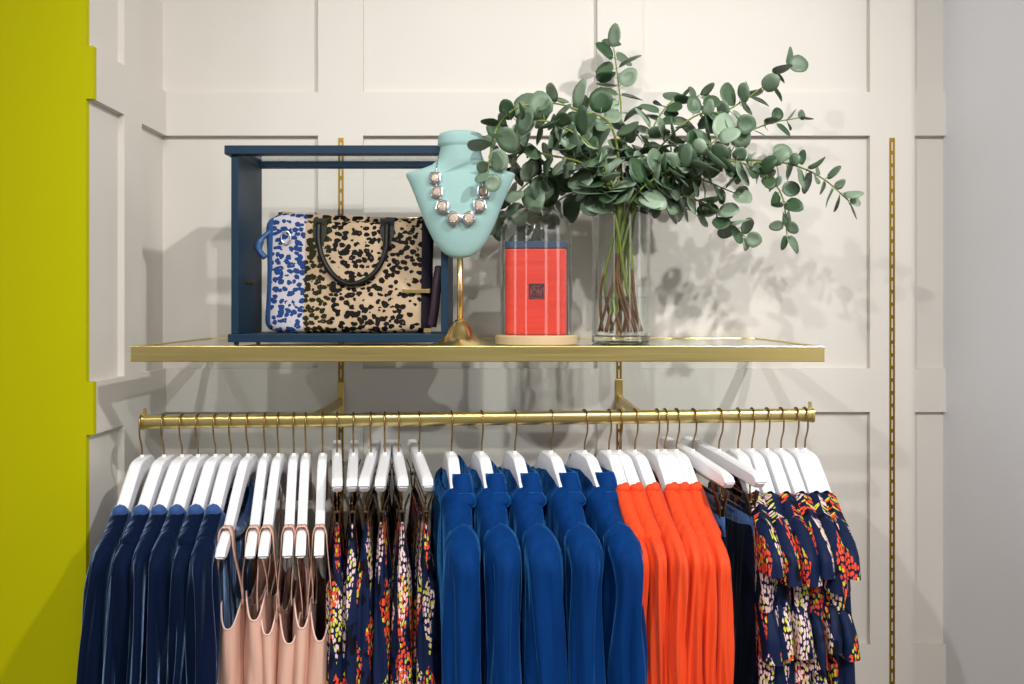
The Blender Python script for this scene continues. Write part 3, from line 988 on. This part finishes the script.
# ------------------------------------------------------------------ vase
VD = 1.60
vx = (621 - CX) * VD / F
vase = empty('glass_vase', (vx, VD, TOP), 0, 'tall clear glass cylinder vase of water on the shelf under the eucalyptus', 'vase')
rv = .0560; zt = H + (CY - 209) * VD / F - TOP
b = MB()
b.lathe([(rv - .003, 0), (rv, .003), (rv, zt - .001), (rv - .001, zt), (rv - .003, zt - .001), (rv - .0032, .020), (rv - .008, .015), (.002, .014)], 0, 0, 72)
b.build('vase_glass', M['glass'], vase, auto=40)
b = MB(); b.lathe([(rv - .0034, .0008), (rv - .0010, .003), (rv - .0010, .0135), (rv - .0036, .0150)], 0, 0, 64); b.build('solid_base', M['thickglass'], vase, auto=40)
b = MB(); b.tube([((rv - .0012) * math.cos(2 * PI * i / 64), (rv - .0012) * math.sin(2 * PI * i / 64), zt) for i in range(64)], .0011, 8, closed=True); b.build('rim', M['thickglass'], vase)
zw = H + (CY - 297) * VD / F - TOP
b = MB(); b.lathe([(rv - .0040, .0205), (rv - .0040, zw - .0008), (rv - .0046, zw)], 0, 0, 64); wt = b.build('water', M['water'], vase, auto=40)
b = MB(); b.tube([((rv - .0042) * math.cos(2 * PI * i / 64), (rv - .0042) * math.sin(2 * PI * i / 64), zw) for i in range(64)], .0008, 6, closed=True); b.build('meniscus', M['thickglass'], wt)

# ------------------------------------------------------------------ eucalyptus
VT = TOP + H + (CY - 209) * VD / F - TOP
def branch(label, pts, base, seed, nleaf=18, rmin=.011, rmax=.019, start=.25, tipshrink=.45, face=.6):
    rg = random.Random(seed)
    pts = [(pts[0][0] + rg.uniform(-9, 9), pts[0][1] + rg.uniform(-18, 6), pts[0][2])] + list(pts[1:])
    P3 = [Vector(base)] + [P(*p) for p in pts]
    cur = catmull(P3, 9)
    root = P3[0]
    t = empty('eucalyptus_branch', root, 0, label, 'eucalyptus branch', 'eucalyptus branches in the glass vase')
    loc = [p - root for p in cur]
    N = len(loc)
    b = MB(); b.tube(loc, [(.0021 + .0010 * rg.random()) * (1 - .7 * i / (N - 1)) + .0004 for i in range(N)], 7, mi=0)
    brown = TOP + rg.choice((.05, .08, .13, .17)) - root.z
    for fi, f_ in enumerate(b.f):
        if b.v[f_[0]][2] < brown and b.v[f_[0]][0] ** 2 < .01: b.mi[fi] = 1
    b.build('stem', [M['stemg'], M['stemb']], t)
    # cumulative length
    cum = [0]
    for p, q in zip(loc, loc[1:]): cum.append(cum[-1] + (q - p).length)
    tot = cum[-1]
    b = MB(); tone = []
    npair = nleaf
    for kx_ in range(npair + 1):
        f = start + (1 - start) * (kx_ / npair)
        tgt = f * tot
        i = max(1, min(N - 1, next((q for q in range(N) if cum[q] >= tgt), N - 1)))
        tt = (tgt - cum[i - 1]) / max(1e-6, cum[i] - cum[i - 1])
        pos = loc[i - 1].lerp(loc[i], min(1, tt)); d = (loc[i] - loc[i - 1]).normalized()
        s1 = d.orthogonal().normalized()
        ang0 = (kx_ % 2) * PI / 2 + rg.uniform(-.5, .5) + seed
        wp = root + pos
        if wp.z < VT + .004 and math.hypot(wp.x - vx, wp.y - VD) < rv + .02: continue
        for side in (0, 1):
            if kx_ < npair and rg.random() < .06: continue
            s2 = Matrix.Rotation(ang0 + side * PI, 3, d) @ s1
            out = (s2 + d * rg.uniform(.05, .7) + Vector((0, 0, rg.uniform(-.25, .1)))).normalized()
            if kx_ == npair: out = (s2 * .6 + d).normalized()
            nrm = (d * rg.uniform(.2, 1) + Vector((rg.uniform(-.5, .5), -face * rg.uniform(.3, 1.6), rg.uniform(-.2, .7)))).normalized()
            ac = out.cross(nrm)
            if ac.length < .05: ac = out.orthogonal()
            ac.normalize(); nrm = ac.cross(out).normalized()
            r = 1.3 * rg.uniform(rmin, rmax) * (1 - tipshrink * max(0, (f - .55) / .45))
            el = rg.uniform(.92, 1.42)
            cup = rg.uniform(.05, .3); bendl = rg.uniform(-.25, .3)
            ctr = pos + out * (r * el + .003)
            vs = [tuple(ctr + nrm * (-cup * r * .3))]
            ring1, ring2 = [], []
            for q in range(14):
                a = 2 * PI * q / 14
                ca, sa = math.cos(a), math.sin(a)
                w = 1.0
                if ca > .75: w = 1 + .10 * (ca - .75) / .25
                if ca < -.8: w = 1 - .10
                for rr_, lst in ((.55, ring1), (1.0, ring2)):
                    y_ = r * el * ca * w * rr_; x_ = r * sa * rr_ * (1 + .04 * math.sin(3 * a + seed))
                    h = cup * r * (rr_ ** 2) * abs(sa) ** 1.5 + bendl * r * (ca * rr_) ** 2 - cup * r * .3 * (1 - rr_)
                    lst.append(tuple(ctr + out * y_ + ac * x_ + nrm * h))
            vs += ring1 + ring2
            fs = [(0, 1 + q, 1 + (q + 1) % 14) for q in range(14)]
            fs += [(1 + q, 15 + q, 15 + (q + 1) % 14, 1 + (q + 1) % 14) for q in range(14)]
            b.add(vs, fs)
            tn = min(1, max(0, rg.gauss(.31, .32)))
            tone += [tn] * len(vs)
            # petiole
            m0 = len(b.v); b.tube([pos, pos + out * (.004 + r * .5)], .0007, 5)
            tone += [.6] * (len(b.v) - m0)
    o = b.build('foliage', M['leaf'], t)
    at = o.data.attributes.new('tone', 'FLOAT', 'POINT')
    at.data.foreach_set('value', tone)
    sol = o.modifiers.new('thick', 'SOLIDIFY'); sol.thickness = .0005
    return t
def vb(dx, dy, dz=.022): return (vx + dx, VD + dy, TOP + dz)
branch('eucalyptus branch standing straight up, tallest in the vase', [(619, 290, 1.62), (623, 215, 1.62), (621, 165, 1.64), (621, 110, 1.69), (618, 80, 1.73), (614, 50, 1.76)], vb(.0, .01), 3, 13, .0130, .0170, .50, .0)
branch('eucalyptus branch arching up left then curling down above the bust', [(612, 290, 1.60), (622, 210, 1.58), (612, 128, 1.56), (580, 111, 1.54), (552, 103, 1.52), (522, 106, 1.50), (504, 118, 1.49), (493, 138, 1.475), (488, 172, 1.455)], vb(-.03, -.012), 5, 17, .011, .019, .44, .25)
branch('eucalyptus branch spreading left just over the bust shoulder', [(606, 285, 1.60), (616, 212, 1.56), (590, 168, 1.52), (548, 155, 1.53), (524, 152, 1.57), (511, 168, 1.585), (503, 190, 1.59)], vb(-.036, .0), 8, 17, .013, .020, .34, .2)
branch('eucalyptus branch drooping left in front of the glass dome top', [(625, 280, 1.58), (612, 206, 1.55), (585, 178, 1.55), (550, 172, 1.58), (520, 190, 1.60), (502, 218, 1.60)], vb(.03, .01), 11, 17, .013, .020, .34, .1)
branch('eucalyptus branch dark and low behind the glass dome', [(612, 280, 1.64), (620, 208, 1.64), (596, 190, 1.66), (566, 196, 1.68), (545, 214, 1.69), (528, 236, 1.69)], vb(-.012, .03), 14, 17, .013, .020, .34, .1)
branch('short eucalyptus branch filling the middle above the vase rim', [(618, 270, 1.59), (620, 206, 1.56), (606, 184, 1.53), (590, 160, 1.52), (574, 150, 1.52)], vb(.012, -.02), 17, 13, .012, .019, .42, .1)
branch('eucalyptus branch leaning right and up to a rounded tuft', [(622, 280, 1.60), (626, 210, 1.60), (640, 158, 1.60), (656, 122, 1.61), (674, 100, 1.62), (698, 96, 1.63)], vb(.008, .016), 20, 16, .010, .0165, .45, .15)
branch('eucalyptus branch reaching far up right with a bare tip', [(628, 280, 1.61), (630, 208, 1.60), (662, 165, 1.60), (700, 128, 1.62), (738, 104, 1.64), (764, 86, 1.65), (787, 66, 1.66)], vb(-.02, .012), 24, 17, .011, .017, .36, .1)
branch('eucalyptus branch reaching right with small paired tip leaves', [(626, 282, 1.64), (634, 210, 1.66), (680, 168, 1.68), (730, 140, 1.70), (768, 124, 1.71), (798, 118, 1.72)], vb(.02, .022), 27, 17, .009, .016, .34, .4)
branch('longest eucalyptus branch stretching far right to a drooping tip', [(615, 285, 1.58), (636, 207, 1.56), (668, 178, 1.54), (708, 162, 1.53), (750, 160, 1.53), (790, 164, 1.53), (822, 178, 1.53), (848, 200, 1.53)], vb(-.042, .006), 30, 23, .010, .016, .36, .25)
branch('eucalyptus branch bending right then hanging straight down', [(632, 288, 1.60), (634, 206, 1.57), (676, 166, 1.54), (724, 160, 1.53), (762, 172, 1.53), (782, 196, 1.53), (787, 234, 1.53)], vb(.036, -.008), 33, 21, .011, .017, .34, .35)
branch('low eucalyptus branch drooping right beside the vase', [(634, 290, 1.62), (636, 210, 1.60), (664, 194, 1.58), (696, 200, 1.57), (724, 216, 1.57), (744, 236, 1.57)], vb(.042, .01), 36, 18, .012, .018, .32, .3)
branch('dense short eucalyptus branch just right of the vase rim', [(622, 285, 1.58), (628, 208, 1.55), (655, 178, 1.53), (690, 160, 1.52), (716, 140, 1.52)], vb(.016, -.02), 39, 17, .013, .020, .36, .1)
branch('low leafy eucalyptus branch hanging over the right vase rim', [(618, 280, 1.64), (632, 208, 1.62), (650, 196, 1.60), (676, 205, 1.60), (694, 212, 1.60)], vb(.004, .034), 42, 12, .013, .018, .38, .1)

branch('eucalyptus branch arching right above the dense middle foliage', [(626, 282, 1.62), (629, 206, 1.60), (652, 158, 1.58), (686, 122, 1.57), (712, 112, 1.57), (734, 124, 1.57)], vb(-.028, .02), 47, 19, .012, .018, .40, .1)
branch('thick leafed eucalyptus branch arching left beneath the highest left one', [(608, 284, 1.58), (618, 206, 1.55), (594, 150, 1.52), (556, 124, 1.50), (530, 122, 1.52), (512, 130, 1.545), (503, 148, 1.56)], vb(.024, -.024), 52, 18, .013, .020, .42, .15)
branch('eucalyptus branch running right through the middle of the foliage', [(620, 284, 1.60), (628, 206, 1.57), (654, 172, 1.55), (696, 178, 1.55), (732, 192, 1.55)], vb(-.004, -.036), 55, 15, .012, .018, .40, .1)

# ------------------------------------------------------------------ camera
cam = bpy.data.cameras.new('camera'); co_ = bpy.data.objects.new('camera', cam); COL.objects.link(co_)
co_.location = (0, 0, H); co_.rotation_euler = (PI / 2, 0, 0)
cam.sensor_width = 36; cam.lens = F * 36 / 1024
cam.shift_x = (512 - CX) / 1024; cam.shift_y = -(342 - CY) / 1024
cam.clip_start = .05
SC.camera = co_

# ------------------------------------------------------------------ light
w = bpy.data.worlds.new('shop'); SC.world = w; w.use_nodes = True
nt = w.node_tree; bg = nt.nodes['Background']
# the rest of the shop: soft grey surroundings plus bright upright bands added to streak glass and metal
def wn(op, a, b=0.0):
    nd = nt.nodes.new('ShaderNodeMath'); nd.operation = op
    for q, vv in ((0, a), (1, b)):
        if isinstance(vv, bpy.types.NodeSocket): nt.links.new(vv, nd.inputs[q])
        else: nd.inputs[q].default_value = vv
    return nd.outputs[0]
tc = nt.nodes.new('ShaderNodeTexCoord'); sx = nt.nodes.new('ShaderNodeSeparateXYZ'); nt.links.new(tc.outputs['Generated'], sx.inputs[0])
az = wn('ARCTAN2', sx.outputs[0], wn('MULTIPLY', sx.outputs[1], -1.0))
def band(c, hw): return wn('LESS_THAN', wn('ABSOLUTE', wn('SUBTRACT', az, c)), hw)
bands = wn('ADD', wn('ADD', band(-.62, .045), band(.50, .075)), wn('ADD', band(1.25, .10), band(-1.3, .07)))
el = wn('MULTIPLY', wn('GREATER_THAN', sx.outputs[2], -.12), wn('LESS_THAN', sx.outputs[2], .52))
streak_bands = wn('MULTIPLY', bands, el)
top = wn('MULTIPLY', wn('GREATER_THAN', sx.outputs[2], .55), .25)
nt.links.new(wn('ADD', wn('MULTIPLY', streak_bands, 2.2), wn('ADD', top, .195)), bg.inputs[1])
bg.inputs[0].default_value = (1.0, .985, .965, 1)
def spot(name, loc, target, power, size=.03, angle=80, color=(1, .985, .96), blend=1.0):
    l = bpy.data.lights.new(name, 'SPOT'); l.energy = power; l.shadow_soft_size = size
    l.spot_size = R(angle); l.spot_blend = blend; l.color = color
    o = bpy.data.objects.new(name, l); COL.objects.link(o); o.location = loc
    o.rotation_euler = (Vector(target) - Vector(loc)).to_track_quat('-Z', 'Y').to_euler()
spot('right_wall_fill', (1.28, -.16, H + 1.50), (-.35, 1.75, H), 138, .035, 70)
spot('right_wall_fill', (-.30, -1.10, H + 1.60), (.2, 1.7, H - .1), 96, .035, 64)
spot('right_wall_fill', (.95, -1.9, H + 1.75), (.1, 1.6, H - .3), 150, .035, 50)
spot('right_wall_fill', (-1.5, -.9, H + 1.5), (.98, 1.6, H - .15), 95, .035, 58)  # fill lamp added from the left to brighten the right wall
SC.view_settings.view_transform = 'Standard'
try: SC.view_settings.look = 'None'
except Exception: pass
SC.view_settings.gamma = 1; SC.view_settings.use_curve_mapping = False
SC.view_settings.exposure = 0.16
SC.cycles.transparent_max_bounces = 40
SC.cycles.max_bounces = 10
SC.cycles.use_denoising = True
